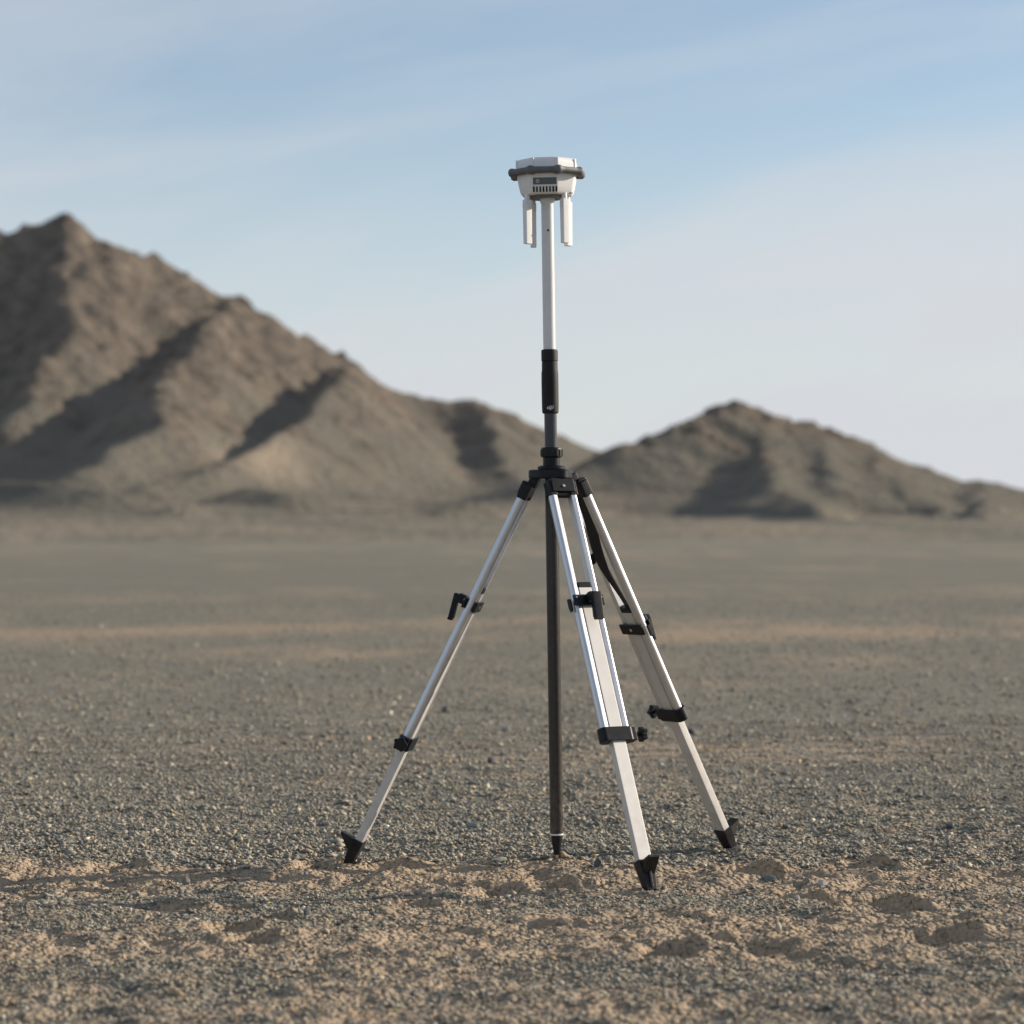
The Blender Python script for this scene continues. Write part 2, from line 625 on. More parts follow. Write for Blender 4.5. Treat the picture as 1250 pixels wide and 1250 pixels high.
def scatter(name, n, ylo, yhi, rmed, rsig, rmax, bias, spread, label):
    # more stones where they are nearer; width follows how far one sees to the sides
    u = rng_.random(n)
    y = ylo + (yhi - ylo) * u ** bias
    half = (y + DIST) * 0.225 + spread
    x = (rng_.random(n) * 2 - 1) * half
    s = sand_mask(x, y) + 0.5 * gnoise(x * 7, y * 7, 77) + 0.25 * gnoise(x * 19, y * 19, 78)
    keep = rng_.random(n) < np.clip(1.05 - 1.15 * s, 0.06, 0.92)
    x = x[keep]; y = y[keep]; n = len(x)
    r = np.minimum(rmed * np.exp(rng_.normal(0, rsig, n)), np.clip(0.009 + 0.0017 * (y + 1), 0.009, rmax))
    z = ground_z(x, y)
    base = np.array([[1, 0, 0], [-1, 0, 0], [0, 1, 0], [0, -1, 0], [0, 0, 1], [0, 0, -1]], float)
    tri = np.array([[0, 2, 4], [2, 1, 4], [1, 3, 4], [3, 0, 4], [2, 0, 5], [1, 2, 5], [3, 1, 5], [0, 3, 5]])
    V = base[None] * (0.65 + 0.7 * rng_.random((n, 6, 1))) + rng_.normal(0, 0.22, (n, 6, 3))
    V *= np.stack([0.8 + 0.6 * rng_.random(n), 0.7 + 0.5 * rng_.random(n), 0.35 + 0.45 * rng_.random(n)], -1)[:, None, :]
    a = rng_.random(n) * 2 * np.pi
    ca, sa = np.cos(a)[:, None], np.sin(a)[:, None]
    VX = V[..., 0] * ca - V[..., 1] * sa
    VY = V[..., 0] * sa + V[..., 1] * ca
    b = rng_.normal(0, 0.35, n)
    cb, sb = np.cos(b)[:, None], np.sin(b)[:, None]
    VZ = V[..., 2] * cb + VX * sb
    VX = VX * cb - V[..., 2] * sb
    co = np.stack([VX * r[:, None] + x[:, None], VY * r[:, None] + y[:, None], VZ * r[:, None] + (z + 0.22 * r)[:, None]], -1)
    me = bpy.data.meshes.new(name)
    F = (np.arange(n)[:, None, None] * 6 + tri[None]).reshape(-1)
    me.vertices.add(n * 6); me.vertices.foreach_set('co', co.astype(np.float32).ravel())
    me.loops.add(len(F)); me.loops.foreach_set('vertex_index', F.astype(np.int32))
    me.polygons.add(len(F) // 3)
    me.polygons.foreach_set('loop_start', np.arange(0, len(F), 3, dtype=np.int32))
    me.update(calc_edges=True)
    # stone colours: green grey, slate, brown grey, a few pale
    pal = np.array([[0.270, 0.258, 0.226], [0.178, 0.170, 0.154], [0.345, 0.325, 0.278], [0.36, 0.305, 0.23],
                    [0.44, 0.385, 0.30], [0.58, 0.54, 0.45], [0.42, 0.31, 0.20]])
    k = rng_.choice(7, n, p=[0.32, 0.22, 0.20, 0.13, 0.07, 0.012, 0.048])
    c = pal[k] * np.array([1.0, 0.99, 0.95]) * (0.82 + 0.36 * rng_.random((n, 1)))
    ca = me.attributes.new('tint', 'FLOAT_COLOR', 'POINT')
    c4 = np.ones((n, 6, 4), np.float32); c4[..., :3] = c[:, None, :]
    ca.data.foreach_set('color', c4.ravel())
    o = link(name, me, M_PEB, smooth=None)
    tag(o, label, 'gravel', kind='stuff')
    return o


scatter('gravel', 250000, -2.2, 5.0, 0.0030, 0.42, 0.016, 1.25, 0.2, 'fine grey gravel chips strewn over the near ground')
scatter('gravel', 85000, 0.0, 30.0, 0.0060, 0.45, 0.026, 1.5, 0.3, 'coarser grey gravel spread over the plain behind')

# stones that stand out of the gravel
STONES = [
    (228, 1079, 0.014, (0.9, 0.7, 1.5), (0.20, 0.19, 0.17), 'pointed upright stone on the sand far left of the tripod'),
    (376, 1116, 0.011, (1, 0.8, 1.0), (0.10, 0.105, 0.10), 'small dark round stone in front of the left tripod foot'),
    (335, 1117, 0.016, (1.6, 0.8, 0.5), (0.07, 0.065, 0.06), 'flat dark stone lying in the foreground left of centre'),
    (939, 1073, 0.020, (1.5, 0.9, 0.6), (0.13, 0.14, 0.135), 'flat slate grey stone in front of the rear right foot'),
    (1003, 1079, 0.012, (1.2, 0.8, 0.9), (0.40, 0.38, 0.34), 'pale stone on the sand right of the tripod'),
    (611, 1054, 0.014, (1.4, 0.8, 0.6), (0.30, 0.30, 0.27), 'pale flat stone just left of the pole point'),
    (729, 1064, 0.014, (1.1, 0.8, 1.0), (0.08, 0.085, 0.085), 'dark stone between the pole point and the front foot'),
    (577, 1010, 0.016, (1.5, 0.9, 0.6), (0.20, 0.215, 0.20), 'greenish flat stone on the gravel behind left of the pole'),
    (318, 1017, 0.015, (1.1, 0.8, 0.8), (0.075, 0.08, 0.085), 'dark blue grey stone behind left of the left foot'),
    (455, 1113, 0.010, (1.1, 0.9, 0.9), (0.085, 0.085, 0.085), 'small black stone in the foreground below the left leg'),
    (178, 1124, 0.012, (1, 0.8, 0.8), (0.36, 0.28, 0.20), 'small tan stone in the foreground at far left'),
    (950, 1134, 0.012, (0.8, 0.7, 1.2), (0.36, 0.33, 0.28), 'small pale upright stone in the right foreground'),
    (972, 1098, 0.010, (1, 0.8, 0.9), (0.30, 0.29, 0.27), 'small light grey stone right of the front foot'),
    (775, 1015, 0.014, (1.3, 0.8, 0.7), (0.09, 0.095, 0.09), 'dark stone on the gravel behind the front leg'),
    (1160, 1008, 0.018, (1.4, 0.8, 0.7), (0.085, 0.09, 0.09), 'dark stone on the gravel at far right'),
    (845, 897, 0.030, (1.1, 0.8, 0.8), (0.09, 0.09, 0.09), 'blurred dark stone on the plain beside the rear leg'),
    (600, 933, 0.022, (1.3, 0.8, 0.7), (0.08, 0.08, 0.08), 'blurred dark stone on the plain between left leg and pole'),
    (545, 868, 0.032, (1.2, 0.8, 0.7), (0.07, 0.07, 0.07), 'blurred dark stone on the plain near the left leg clamp'),
    (618, 892, 0.026, (1.1, 0.8, 0.9), (0.42, 0.39, 0.34), 'blurred whitish stone on the plain left of the pole'),
    (215, 976, 0.016, (1.1, 0.8, 0.9), (0.36, 0.32, 0.27), 'pale stone on the gravel at left behind the left foot'),
]
for i, (u, v, r, sc, col, lab) in enumerate(STONES):
    x, y = gpos(u, v)
    z = float(ground_z(np.array([x]), np.array([y]))[0])
    bm = bmesh.new()
    bmesh.ops.create_icosphere(bm, subdivisions=2, radius=1.0)
    rs = random.Random(100 + i)
    planes = [Vector((rs.gauss(0, 1), rs.gauss(0, 1), rs.gauss(0, 1))).normalized() for _ in range(9)]
    for vv in bm.verts:
        for p in planes:                      # broken faces
            d = vv.co.dot(p)
            if d > 0.66:
                vv.co -= p * (d - 0.66)
        vv.co *= 1 + rs.uniform(-0.04, 0.04)
        if i == 0 and vv.co.z > 0:
            vv.co.x *= 1 - 0.8 * vv.co.z; vv.co.y *= 1 - 0.7 * vv.co.z
        vv.co = Vector((vv.co.x * sc[0], vv.co.y * sc[1], vv.co.z * sc[2])) * r
    m_ = simple('stone_%d' % i, col, 0.75, 0, 0.25, 120, 0.3, 500)
    o = from_bm('stone', bm, m_, smooth=25)
    o.location = (x, y, z + r * sc[2] * 0.42)
    o.rotation_euler = (0, 0, rs.uniform(0, 6.28) if i else 0.3)
    tag(o, lab, 'stone', 'stones standing out of the gravel')

# ------------------------------------------------------------------ mountains


def crest_field(X, Y, crests, run=70.0):
    """heights of a range given by crest lines [(points, slope)], concave flanks that run out into fans"""
    H = np.full(X.shape, -50.0)
    wx = X + 5 * fbm(X * 0.02, Y * 0.02, 3, 91); wy = Y + 7 * fbm(X * 0.02 + 40, Y * 0.02, 3, 92)
    for pts, slope, tail in crests:
        best = np.full(X.shape, -50.0)
        for p, q in zip(pts, pts[1:]):
            dx, dy = q.x - p.x, q.y - p.y
            t = np.clip(((wx - p.x) * dx + (wy - p.y) * dy) / (dx * dx + dy * dy), 0, 1)
            d = np.hypot(wx - p.x - t * dx, wy - p.y - t * dy)
            zc = np.maximum(p.z + t * (q.z - p.z), 0.5)
            d = np.sqrt(d * d + 2.5) - 1.58
            T = np.minimum(tail * zc, 7.0)
            h = (zc - T) * np.maximum(0, 1 - d * slope / zc) ** 1.3 + T * np.exp(-d / run)
            best = np.maximum(best, h)
        m = np.maximum(H, best)
        H = m + 1.2 * np.exp(-np.abs(H - best) / 3.0) * smooth(2, 12, m)
    return H


def apron(X, Y):
    """gravel apron that climbs from the plain to the foot of the range, highest in the west"""
    u = 625 + X * PX / (Y + DIST)
    a = np.interp(u, [-400, 300, 600, 760, 1000, 1500], [1.0, 1.0, 0.80, 0.62, 0.55, 0.55])
    t = np.clip((Y - 190) / 500, 0, 1.6)
    return 10.0 * a * t ** 1.6 + 0.6 * t * a * fbm(X * 0.012, Y * 0.02, 3, 95)


def mountain(name, label, crests, x0, x1, y0, y1, step, seed, amp, sands, rocks, sheet, f=1.0):
    X, Y = np.meshgrid(np.arange(x0, x1 + 0.1, step), np.arange(y0, y1 + 0.1, step))
    H = crest_field(X, Y, crests, 75.0 if sheet else 45.0)
    F = apron(X, Y)
    C0 = H.copy()
    if True:
        m = np.maximum(H, F)
        H = m + 2.6 * np.exp(-np.abs(H - F) / 4.0) * smooth(0, 6, m)
    rel = np.clip(H * f / 60.0, 0, 1)
    rocky = smooth(0.42, 0.70, ridged(X * 0.020 * f, Y * 0.020 * f, 3, seed) * 0.50 + 0.42 * rel)
    for (rx, ry, rr) in rocks:
        rocky = np.maximum(rocky, np.exp(-((X - rx) ** 2 + (Y - ry) ** 2) / rr ** 2))
    gul = ridged(X * 0.022 * f + 3, Y * 0.022 * f, 3, seed + 20) - 0.6
    H = H + amp / f * rel ** 0.7 * (1.5 * gul + rocky * (5.0 * (ridged(X * 0.045 * f, Y * 0.045 * f, 3, seed + 30) - 0.62) + 2.6 * (ridged(X * 0.13 * f, Y * 0.13 * f, 2, seed + 33) - 0.6)))
    H = H + 0.6 * fbm(X * 0.04 * f, Y * 0.04 * f, 3, seed + 40) * smooth(0, 8, H)
    # sink the rim below the plain
    edge = np.minimum.reduce([(X - x0) / 60, (x1 - X) / (60 if sheet else 20), (Y - y0) / 120, (y1 - Y) / 60])
    if sheet:
        H = H - 0.9 * (fbm(X * 0.02, Y * 0.03, 3, 97) + 0.3) * smooth(320, 60, Y - y0) * smooth(0, 60, Y - y0)
        H = (H - 0.6) * smooth(0.0, 1.0, (Y - y0) / 260) - 0.45 * smooth(300, 0, Y - y0)
    H = H - (0.0 if sheet else 1.0 * smooth(4, 13, F - C0)) - 1.5 * (1 - smooth(0, 1, edge * (3 if sheet else 1)))
    me = grid_mesh(name, X, Y, H)
    gx = np.gradient(H, step, axis=1); gy = np.gradient(H, step, axis=0)
    sl = np.hypot(gx, gy)
    sand = smooth(0.30, 0.10, sl) * smooth(20, 6, H) * smooth(-0.3, 0.4, fbm(X * 0.02 * f, Y * 0.015 * f, 3, seed + 50)) * 0.7
    for (sx, sy, a, bq) in sands:
        sand = np.maximum(sand, np.exp(-((X - sx) / a) ** 2 - ((Y - sy) / bq) ** 2))
    sand = np.maximum(sand, smooth(9, 1.5, H) * np.clip(0.12 + 0.55 * fbm(X * 0.03, Y * 0.02, 3, seed + 70), 0, 0.6))
    add_attr(me, 'rock', np.clip(rocky * smooth(6, 20, H * f), 0, 1))
    add_attr(me, 'sand', np.clip(sand, 0, 1))
    add_attr(me, 'plain', smooth(7.0, 1.2, H + 1.5 * fbm(X * 0.02, Y * 0.015, 3, seed + 80)) * 0.85)
    add_attr(me, 'warm', smooth(35, 95, H * f + 12 * fbm(X * 0.02 * f, Y * 0.02 * f, 2, seed + 60)))
    o = link(name, me, M_MOUNT, smooth=None)
    me.shade_smooth()
    tag(o, label, kind='structure')
    return o


def line(*p):
    return [pt(*q) for q in p]


west = [
    (line((-330, 300, 915), (-180, 250, 920), (0, 280, 925), (50, 268, 928), (78, 256, 930), (130, 291, 935), (190, 316, 940),
          (240, 344, 945), (290, 362, 950), (350, 397, 953), (420, 441, 956), (500, 477, 962), (545, 484, 966), (590, 489, 970),
          (650, 522, 978), (735, 567, 985), (762, 592, 988), (800, 640, 990)), 0.60, 0.20),
    (line((290, 362, 950), (225, 432, 825), (205, 468, 775), (180, 523, 715), (100, 572, 650)), 0.56, 0.24),
    (line((420, 441, 956), (412, 463, 830), (362, 518, 762), (270, 558, 695), (180, 596, 630)), 0.66, 0.24),
    (line((130, 291, 935), (100, 350, 880), (75, 420, 830), (20, 500, 770)), 0.55, 0.24),
    (line((-180, 250, 920), (-200, 400, 850), (-260, 520, 760)), 0.55, 0.26),
    (line((590, 489, 970), (610, 540, 890), (640, 600, 780)), 0.40, 0.22),
    (line((305, 598, 560), (350, 604, 545)), 0.60, 0.15),
    (line((110, 600, 500), (60, 590, 520), (-60, 586, 540)), 0.55, 0.2),
    (line((235, 617, 470), (205, 624, 465)), 0.55, 0.15),
    (line((608, 618, 480), (570, 628, 475), (530, 634, 480)), 0.60, 0.10),
]
mountain('mountain', 'high brown mountain ridge sloping down from the left edge', west, -420, 420, 150, 1290, 2.0, 300, 1.25,
         [(pt(160, 590, 590).x, 585, 22, 34), (pt(510, 655, 300).x, 290, 11, 22), (pt(280, 640, 360).x, 380, 14, 16), (pt(330, 560, 760).x, 720, 12, 30)],
         [(pt(485, 520, 905).x, 905, 9), (pt(560, 530, 920).x, 920, 10), (pt(645, 525, 970).x, 968, 9), (pt(460, 500, 925).x, 925, 8), (pt(215, 450, 860).x, 860, 12), (pt(200, 500, 800).x, 800, 10)], True)
east = [
    (line((640, 640, 600), (690, 600, 618), (735, 566, 634), (762, 553, 640), (790, 538, 648), (845, 515, 664), (870, 506, 674), (900, 494, 690), (918, 501, 694), (940, 520, 697),
          (962, 526, 699), (985, 521, 702), (1008, 534, 705), (1030, 548, 708), (1046, 542, 710), (1085, 568, 716), (1130, 585, 724), (1184, 594, 732), (1300, 604, 740), (1420, 590, 745)), 0.36, 0.28),
    (line((918, 512, 690), (932, 545, 655), (948, 578, 605), (970, 608, 555), (1000, 636, 500)), 0.42, 0.24),
    (line((1046, 542, 694), (1080, 585, 644), (1120, 615, 594), (1150, 636, 549)), 0.42, 0.30),
    (line((1200, 594, 689), (1200, 604, 633), (1195, 618, 582), (1215, 638, 526)), 0.44, 0.28),
    (line((985, 521, 694), (1010, 560, 650), (1040, 600, 590)), 0.34, 0.30),
]
mountain('mountain', 'smaller grey mountain with a rounded peak on the right', east, -60, 250, 330, 930, 1.4, 500, 1.5, [], [], False, 1.7)

# ------------------------------------------------------------------ thin dry haze over the plain
bm = bmesh.new()
bm_box(bm, (0, 5800, 70), (19200, 13200, 152))
hm = bpy.data.materials.new('thin_haze')
hm.use_nodes = True
ht = hm.node_tree
ht.nodes.clear()
ho = ht.nodes.new('ShaderNodeOutputMaterial')
hv = ht.nodes.new('ShaderNodeVolumePrincipled')
hv.inputs['Color'].default_value = (0.93, 0.95, 1.0, 1)
hv.inputs['Density'].default_value = 0.000022
hv.inputs['Anisotropy'].default_value = 0.2
ht.links.new(hv.outputs['Volume'], ho.inputs['Volume'])
hz_o = from_bm('haze', bm, hm, None, None)
tag(hz_o, 'thin pale haze in the air over the plain', kind='stuff')

# ------------------------------------------------------------------ survey pole
LEAN = -math.atan2(0.024, 1.62)
pole = empty('survey_pole', (POLE.x, 0, 0.012))
pole.rotation_euler = (0, LEAN, 0)
tag(pole, 'tall leaning survey pole, white above and dark below, standing through the tripod head', 'pole')
O = 0.012


def lathe(name, prof, m, parent, n=40, sm=35):
    bm = bmesh.new()
    bm_lathe(bm, [(r, z - O) for r, z in prof], n)
    return from_bm(name, bm, m, parent, sm)


lathe('spike', [(0.0015, -0.012), (0.0045, 0.012), (0.0062, 0.030), (0.0062, 0.034)], M_STEEL, pole)
lathe('tip', [(0.0075, 0.0305), (0.0085, 0.036), (0.0135, 0.068), (0.0138, 0.0775)], M_BLACK, pole)
lathe('ring', [(0.0150, 0.0778), (0.0166, 0.0785), (0.0166, 0.0815), (0.0150, 0.0822)], M_PRINT, pole)
lathe('lower_tube', [(0.0152, 0.0825), (0.0160, 0.084), (0.0160, 0.94)], M_DARKPOLE, pole)
lathe('middle_tube', [(0.0152, 0.9405), (0.0152, 1.1085)], M_GREYPOLE, pole)
grip = lathe('grip', [(0.0175, 1.1065), (0.0195, 1.108), (0.0202, 1.112), (0.0206, 1.128), (0.0208, 1.18), (0.0206, 1.205),
                      (0.0194, 1.213), (0.0192, 1.232), (0.0185, 1.2335)], M_RUBBER, pole, 48, 40)
lathe('grip_collar', [(0.0190, 1.2338), (0.0203, 1.235), (0.0203, 1.259), (0.0190, 1.2625), (0.0155, 1.2626)], M_RUBBER, pole, 48)
lathe('upper_tube', [(0.0146, 1.2630), (0.0150, 1.264), (0.0150, 1.634)], M_POLEW, pole)
lathe('top_socket', [(0.0152, 1.6185), (0.0176, 1.624), (0.0182, 1.640)], M_WHITE, pole)
bm = bmesh.new()
bm_cyl(bm, (0.0008, -0.0165, 1.553 - O), (0.0008, -0.0125, 1.553 - O), 0.0026, 16)
from_bm('button_hole', bm, M_HOLE, pole)
# maker's mark printed on the grip: slanted d, j, i wrapped round the tube


def wrapped(strokes, cyl_r, zc, thick=0.0005):
    bm = bmesh.new()
    for poly in strokes:
        top, bot = [], []
        for a, b in poly:
            for rr, lst in ((cyl_r + thick, top), (cyl_r - 0.001, bot)):
                th = a / cyl_r
                lst.append(bm.verts.new((rr * math.sin(th), -rr * math.cos(th), zc + b)))
        n = len(top)
        bm.faces.new(top)
        for i in range(n):
            j = (i + 1) % n
            bm.faces.new((top[i], bot[i], bot[j], top[j]))
    return bm


def bar(x0, y0, x1, y1, w):
    dx, dy = x1 - x0, y1 - y0
    L = math.hypot(dx, dy)
    nx, ny = -dy / L * w / 2, dx / L * w / 2
    return [(x0 + nx, y0 + ny), (x0 - nx, y0 - ny), (x1 - nx, y1 - ny), (x1 + nx, y1 + ny)]


def arc(cx, cy, rx, ry, a0, a1, w, n=8):
    out = []
    for i in range(n):
        t0 = math.radians(a0 + (a1 - a0) * i / n); t1 = math.radians(a0 + (a1 - a0) * (i + 1) / n)
        out.append(bar(cx + rx * math.cos(t0), cy + ry * math.sin(t0), cx + rx * math.cos(t1), cy + ry * math.sin(t1), w))
    return out


mm = 0.001
logo = arc(-4.6 * mm, 0, 2.3 * mm, 2.2 * mm, 60, 330, 1.5 * mm) + [bar(-2.0 * mm, -2.4 * mm, -0.6 * mm, 5.4 * mm, 1.7 * mm)]
logo += [bar(2.2 * mm, 2.6 * mm, 1.2 * mm, -3.0 * mm, 1.7 * mm)] + arc(-0.9 * mm, -3.0 * mm, 2.1 * mm, 1.8 * mm, 0, -110, 1.5 * mm, 6)
logo += [bar(2.6 * mm, 4.2 * mm, 2.9 * mm, 5.6 * mm, 1.7 * mm)]
logo += [bar(4.7 * mm, -2.4 * mm, 5.7 * mm, 2.6 * mm, 1.7 * mm), bar(6.0 * mm, 3.9 * mm, 6.3 * mm, 5.2 * mm, 1.7 * mm)]
from_bm('printed_mark', wrapped([[(a * 1.15, b * 1.0) for a, b in p] for p in logo], 0.0206, 1.1195 - O), M_PRINT, grip, 30)

# ------------------------------------------------------------------ satellite receiver
rec = empty('satellite_receiver', (0, 0, 0))
top_w = Matrix.Translation((POLE.x, 0, O)) @ Matrix.Rotation(LEAN, 4, 'Y')
rec.matrix_world = top_w @ Matrix.Translation((0, 0, 1.638 - O)) @ Matrix.Rotation(math.radians(-5), 4, 'Z')
tag(rec, 'white eight-sided satellite receiver with grey bumper on top of the pole', 'receiver')


def oct_ring(R, rnd=0.2, n=5):
    """octagon with rounded corners, R = corner radius; a flat faces -y"""
    pts = []
    ap = R * math.cos(math.pi / 8)
    rr = rnd * R
    k = (ap - rr) / math.cos(math.pi / 8)
    for i in range(8):
        a = -math.pi / 2 + math.pi / 8 + i * math.pi / 4
        for j in range(n):
            b = a - math.pi / 8 + (j / (n - 1)) * math.pi / 4
            pts.append((k * math.cos(a) + rr * math.cos(b), k * math.sin(a) + rr * math.sin(b)))
    return pts


def oct_loft(secs, rnd=0.2, n=5, cap=True):
    bm = bmesh.new()
    rings = [[bm.verts.new((x, y, z)) for x, y in oct_ring(R, rnd, n)] for R, z in secs]
    for a, b in zip(rings, rings[1:]):
        for i in range(len(a)):
            j = (i + 1) % len(a)
            bm.faces.new((a[i], a[j], b[j], b[i]))
    if cap:
        bm.faces.new(list(reversed(rings[0])))
        bm.faces.new(rings[-1])
    return bm


dome = from_bm('top_cover', oct_loft([(0.0785, 0.054), (0.0785, 0.075), (0.0770, 0.0815), (0.0725, 0.0862), (0.062, 0.0888), (0.04, 0.0900), (0.01, 0.0905)], 0.22), M_WHITE, rec, 30)
# corner ribs of the cover
for i in range(8):
    a = -math.pi / 2 + math.pi / 8 + i * math.pi / 4
    bm = bmesh.new()
    bm_box(bm, (0, 0, 0.0735), (0.0075, 0.0036, 0.024), 0.0016, None)
    o = from_bm('corner_rib', bm, M_WHITE, dome)
    o.matrix_local = Matrix.Rotation(a + math.pi / 2, 4, 'Z') @ Matrix.Translation((0, -0.0770, 0))
# lower housing
house = from_bm('lower_housing', oct_loft([(0.052, -0.002), (0.0640, 0.0005), (0.0690, 0.006), (0.0725, 0.020), (0.0765, 0.040), (0.0785, 0.0535)], 0.24), M_WHITE, rec, 30)
# bumper: eight-sided tube with thicker corners
bm = bmesh.new()
outer = []
sec = [(-0.004, 0.0070), (0.006, 0.0076), (0.0110, 0.0054), (0.0125, 0.0), (0.0105, -0.0054), (0.006, -0.0076), (-0.004, -0.0076)]
basepts = oct_ring(0.0855, 0.13, 5)
segs = []
for i, (x, y) in enumerate(basepts):
    segs.append(((x, y), 1.0))
full = []
L8 = len(basepts)
for i in range(L8):
    full.append(basepts[i])
    if i % 5 == 4:
        nx_ = basepts[(i + 1) % L8]
        for f in (0.12, 0.22, 0.35, 0.5, 0.65, 0.78, 0.88):
            full.append((basepts[i][0] * (1 - f) + nx_[0] * f, basepts[i][1] * (1 - f) + nx_[1] * f))
rings = []
for (x, y) in full:
    a = math.atan2(y, x) + math.pi / 2
    da = ((a - math.pi / 8 + math.pi / 8) % (math.pi / 4)) - math.pi / 8
    kcor = math.exp(-(da / 0.085) ** 4)
    hz = 1.0 + 0.38 * kcor
    nx_, ny_ = math.cos(math.atan2(y, x)), math.sin(math.atan2(y, x))
    rings.append([bm.verts.new((x + nx_ * (e * (1 + 0.15 * kcor)), y + ny_ * (e * (1 + 0.15 * kcor)), 0.0545 + h * hz)) for e, h in sec])
for i in range(len(rings)):
    a, b = rings[i], rings[(i + 1) % len(rings)]
    for k in range(len(sec)):
        l = (k + 1) % len(sec)
        bm.faces.new((a[k], b[k], b[l], a[l]))
from_bm('bumper', bm, M_GREY, rec, 50)

# front face of the housing leans out towards the top
fy0, fz0 = -0.0690 * math.cos(math.pi / 8), 0.006
fy1, fz1 = -0.0785 * math.cos(math.pi / 8), 0.0535
tilt = math.atan2(fy0 - fy1, fz1 - fz0)
FR = Matrix.Rotation(tilt, 4, 'X')


def on_front(z):
    f = (z - fz0) / (fz1 - fz0)
    if z < 0.020: y = -math.cos(math.pi / 8) * (0.0690 + 0.0035 * (z - 0.006) / 0.014)
    elif z < 0.040: y = -math.cos(math.pi / 8) * (0.0725 + 0.004 * (z - 0.020) / 0.020)
    else: y = -math.cos(math.pi / 8) * (0.0765 + 0.002 * (z - 0.040) / 0.0135)
    return y


bm = bmesh.new()
bm_box(bm, (0, 0, 0), (0.058, 0.003, 0.0165), 0.0012)
pan = from_bm('key_panel', bm, M_PANELG, rec)
pan.matrix_local = Matrix.Translation((0, on_front(0.0285) - 0.0003, 0.0285)) @ FR
# power symbol: ring, and stroke
bm = bmesh.new()


def flat_strokes(bm, strokes, y=-0.0016, t=0.0005):
    for poly in strokes:
        a = [bm.verts.new((x, y - t, z)) for x, z in poly]
        b = [bm.verts.new((x, y + t, z)) for x, z in poly]
        bm.faces.new(a)
        n = len(a)
        for i in range(n):
            j = (i + 1) % n
            bm.faces.new((a[i], b[i], b[j], a[j]))


flat_strokes(bm, arc(-0.0175, 0, 0.0036, 0.0036, 0, 360, 0.0011, 16) + [bar(-0.0175, 0.0, -0.0175, 0.0022, 0.001)])
from_bm('power_symbol', bm, M_PRINT, pan, None)
for dx in (0.000, 0.006, 0.012, 0.019):
    bm = bmesh.new()
    bm_box(bm, (dx, -0.0016, 0), (0.0024, 0.0008, 0.0014), 0.0002, seg=1)
    from_bm('indicator_light', bm, M_LED, pan)
vt = Matrix.Rotation(math.atan2(0.0035 * math.cos(math.pi / 8), 0.014), 4, 'X')
for i in range(8):
    bm = bmesh.new()
    bm_box(bm, (0, 0, 0), (0.0042, 0.004, 0.0135), 0.0012)
    o = from_bm('vent_slot', bm, M_HOLE, house)
    o.matrix_local = Matrix.Translation(((i - 3.5) * 0.0079, on_front(0.0095) + 0.0010, 0.0095)) @ vt
# dark underside plate and pole socket nut
bm = oct_loft([(0.050, -0.0060), (0.054, -0.0035), (0.054, -0.0021)], 0.2)
from_bm('base_plate', bm, M_GREY, rec, 30)
# two small lugs low on the right of the housing
bm = bmesh.new()
bm_box(bm, (0, 0, 0), (0.012, 0.004, 0.014), 0.0012)
o = from_bm('side_latch', bm, M_GREY, rec)
o.matrix_local = Matrix.Rotation(math.radians(68), 4, 'Z') @ Matrix.Translation((0, -0.0650, 0.0075)) @ vt

for (ax, ay, ang) in ((-0.0465, -0.033, -45), (0.0445, -0.036, -47), (-0.0385, 0.046, 12), (0.0475, 0.034, -40)):
    bm = bmesh.new()
    bm_box(bm, (0, 0, -0.0655), (0.0150, 0.0185, 0.108), 0.0020, taper=(0.92, 0.94))
    ant = from_bm('antenna', bm, M_WHITE, rec)
    ant.matrix_local = Matrix.Translation((ax, ay, 0)) @ Matrix.Rotation(math.radians(ang), 4, 'Z')
    bm = bmesh.new()
    bm_lathe(bm, [(0.0050, -0.0125), (0.0068, -0.0110), (0.0068, -0.005), (0.0060, -0.002), (0.0060, 0.003)], 20)
    from_bm('swivel', bm, M_WHITE, ant)
    for k, zz in enumerate((-0.0215, -0.0260, -0.0305)):
        bm = bmesh.new()
        bm_box(bm, (0, 0, zz), (0.0154, 0.0189, 0.0008), 0)
        from_bm('groove', bm, M_PANEL, ant)

# ------------------------------------------------------------------ tripod
HC = Vector((0.0985, 0.0, 0.0))          # head axis
tri = empty('survey_tripod', (HC.x, 0.0, 0.0))
tag(tri, 'aluminium survey tripod with black clamps, three legs spread on the gravel', 'tripod')


def tl(o):
    return o


def azimuth(f):
    return math.atan2(f.y - HC.y, f.x - HC.x)


AZ = [azimuth(FOOT_F), azimuth(FOOT_L), azimuth(FOOT_R)]
# head: three-lobed plate
bm = bmesh.new()
prof = []
for i in range(72):
    a = 2 * math.pi * i / 72
    d = min(abs((a - z + math.pi) % (2 * math.pi) - math.pi) for z in AZ)
    prof.append((a, 0.047 + 0.012 * math.exp(-(d / 0.42) ** 2)))
lv = [(0.94, 0.947), (1.0, 0.9495), (1.0, 0.966), (0.95, 0.9690)]
rings = [[bm.verts.new((r * k * math.cos(a), r * k * math.sin(a), z)) for a, r in prof] for k, z in lv]
for a, b in zip(rings, rings[1:]):
    for i in range(72):
        j = (i + 1) % 72
        bm.faces.new((a[i], a[j], b[j], b[i]))
bm.faces.new(list(reversed(rings[0]))); bm.faces.new(rings[-1])
from_bm('head', bm, M_BLACK, tri)
PXO = -0.002
bm = bmesh.new(); bm_lathe(bm, [(0.030, 0.9692), (0.034, 0.971), (0.034, 0.976), (0.030, 0.979), (0.0215, 0.9795)], 40, Matrix.Translation((PXO, 0, 0)))
from_bm('flange', bm, M_BLACK, tri)
bm = bmesh.new(); bm_lathe(bm, [(0.0210, 0.9797), (0.0210, 0.9985)], 40, Matrix.Translation((PXO, 0, 0)))
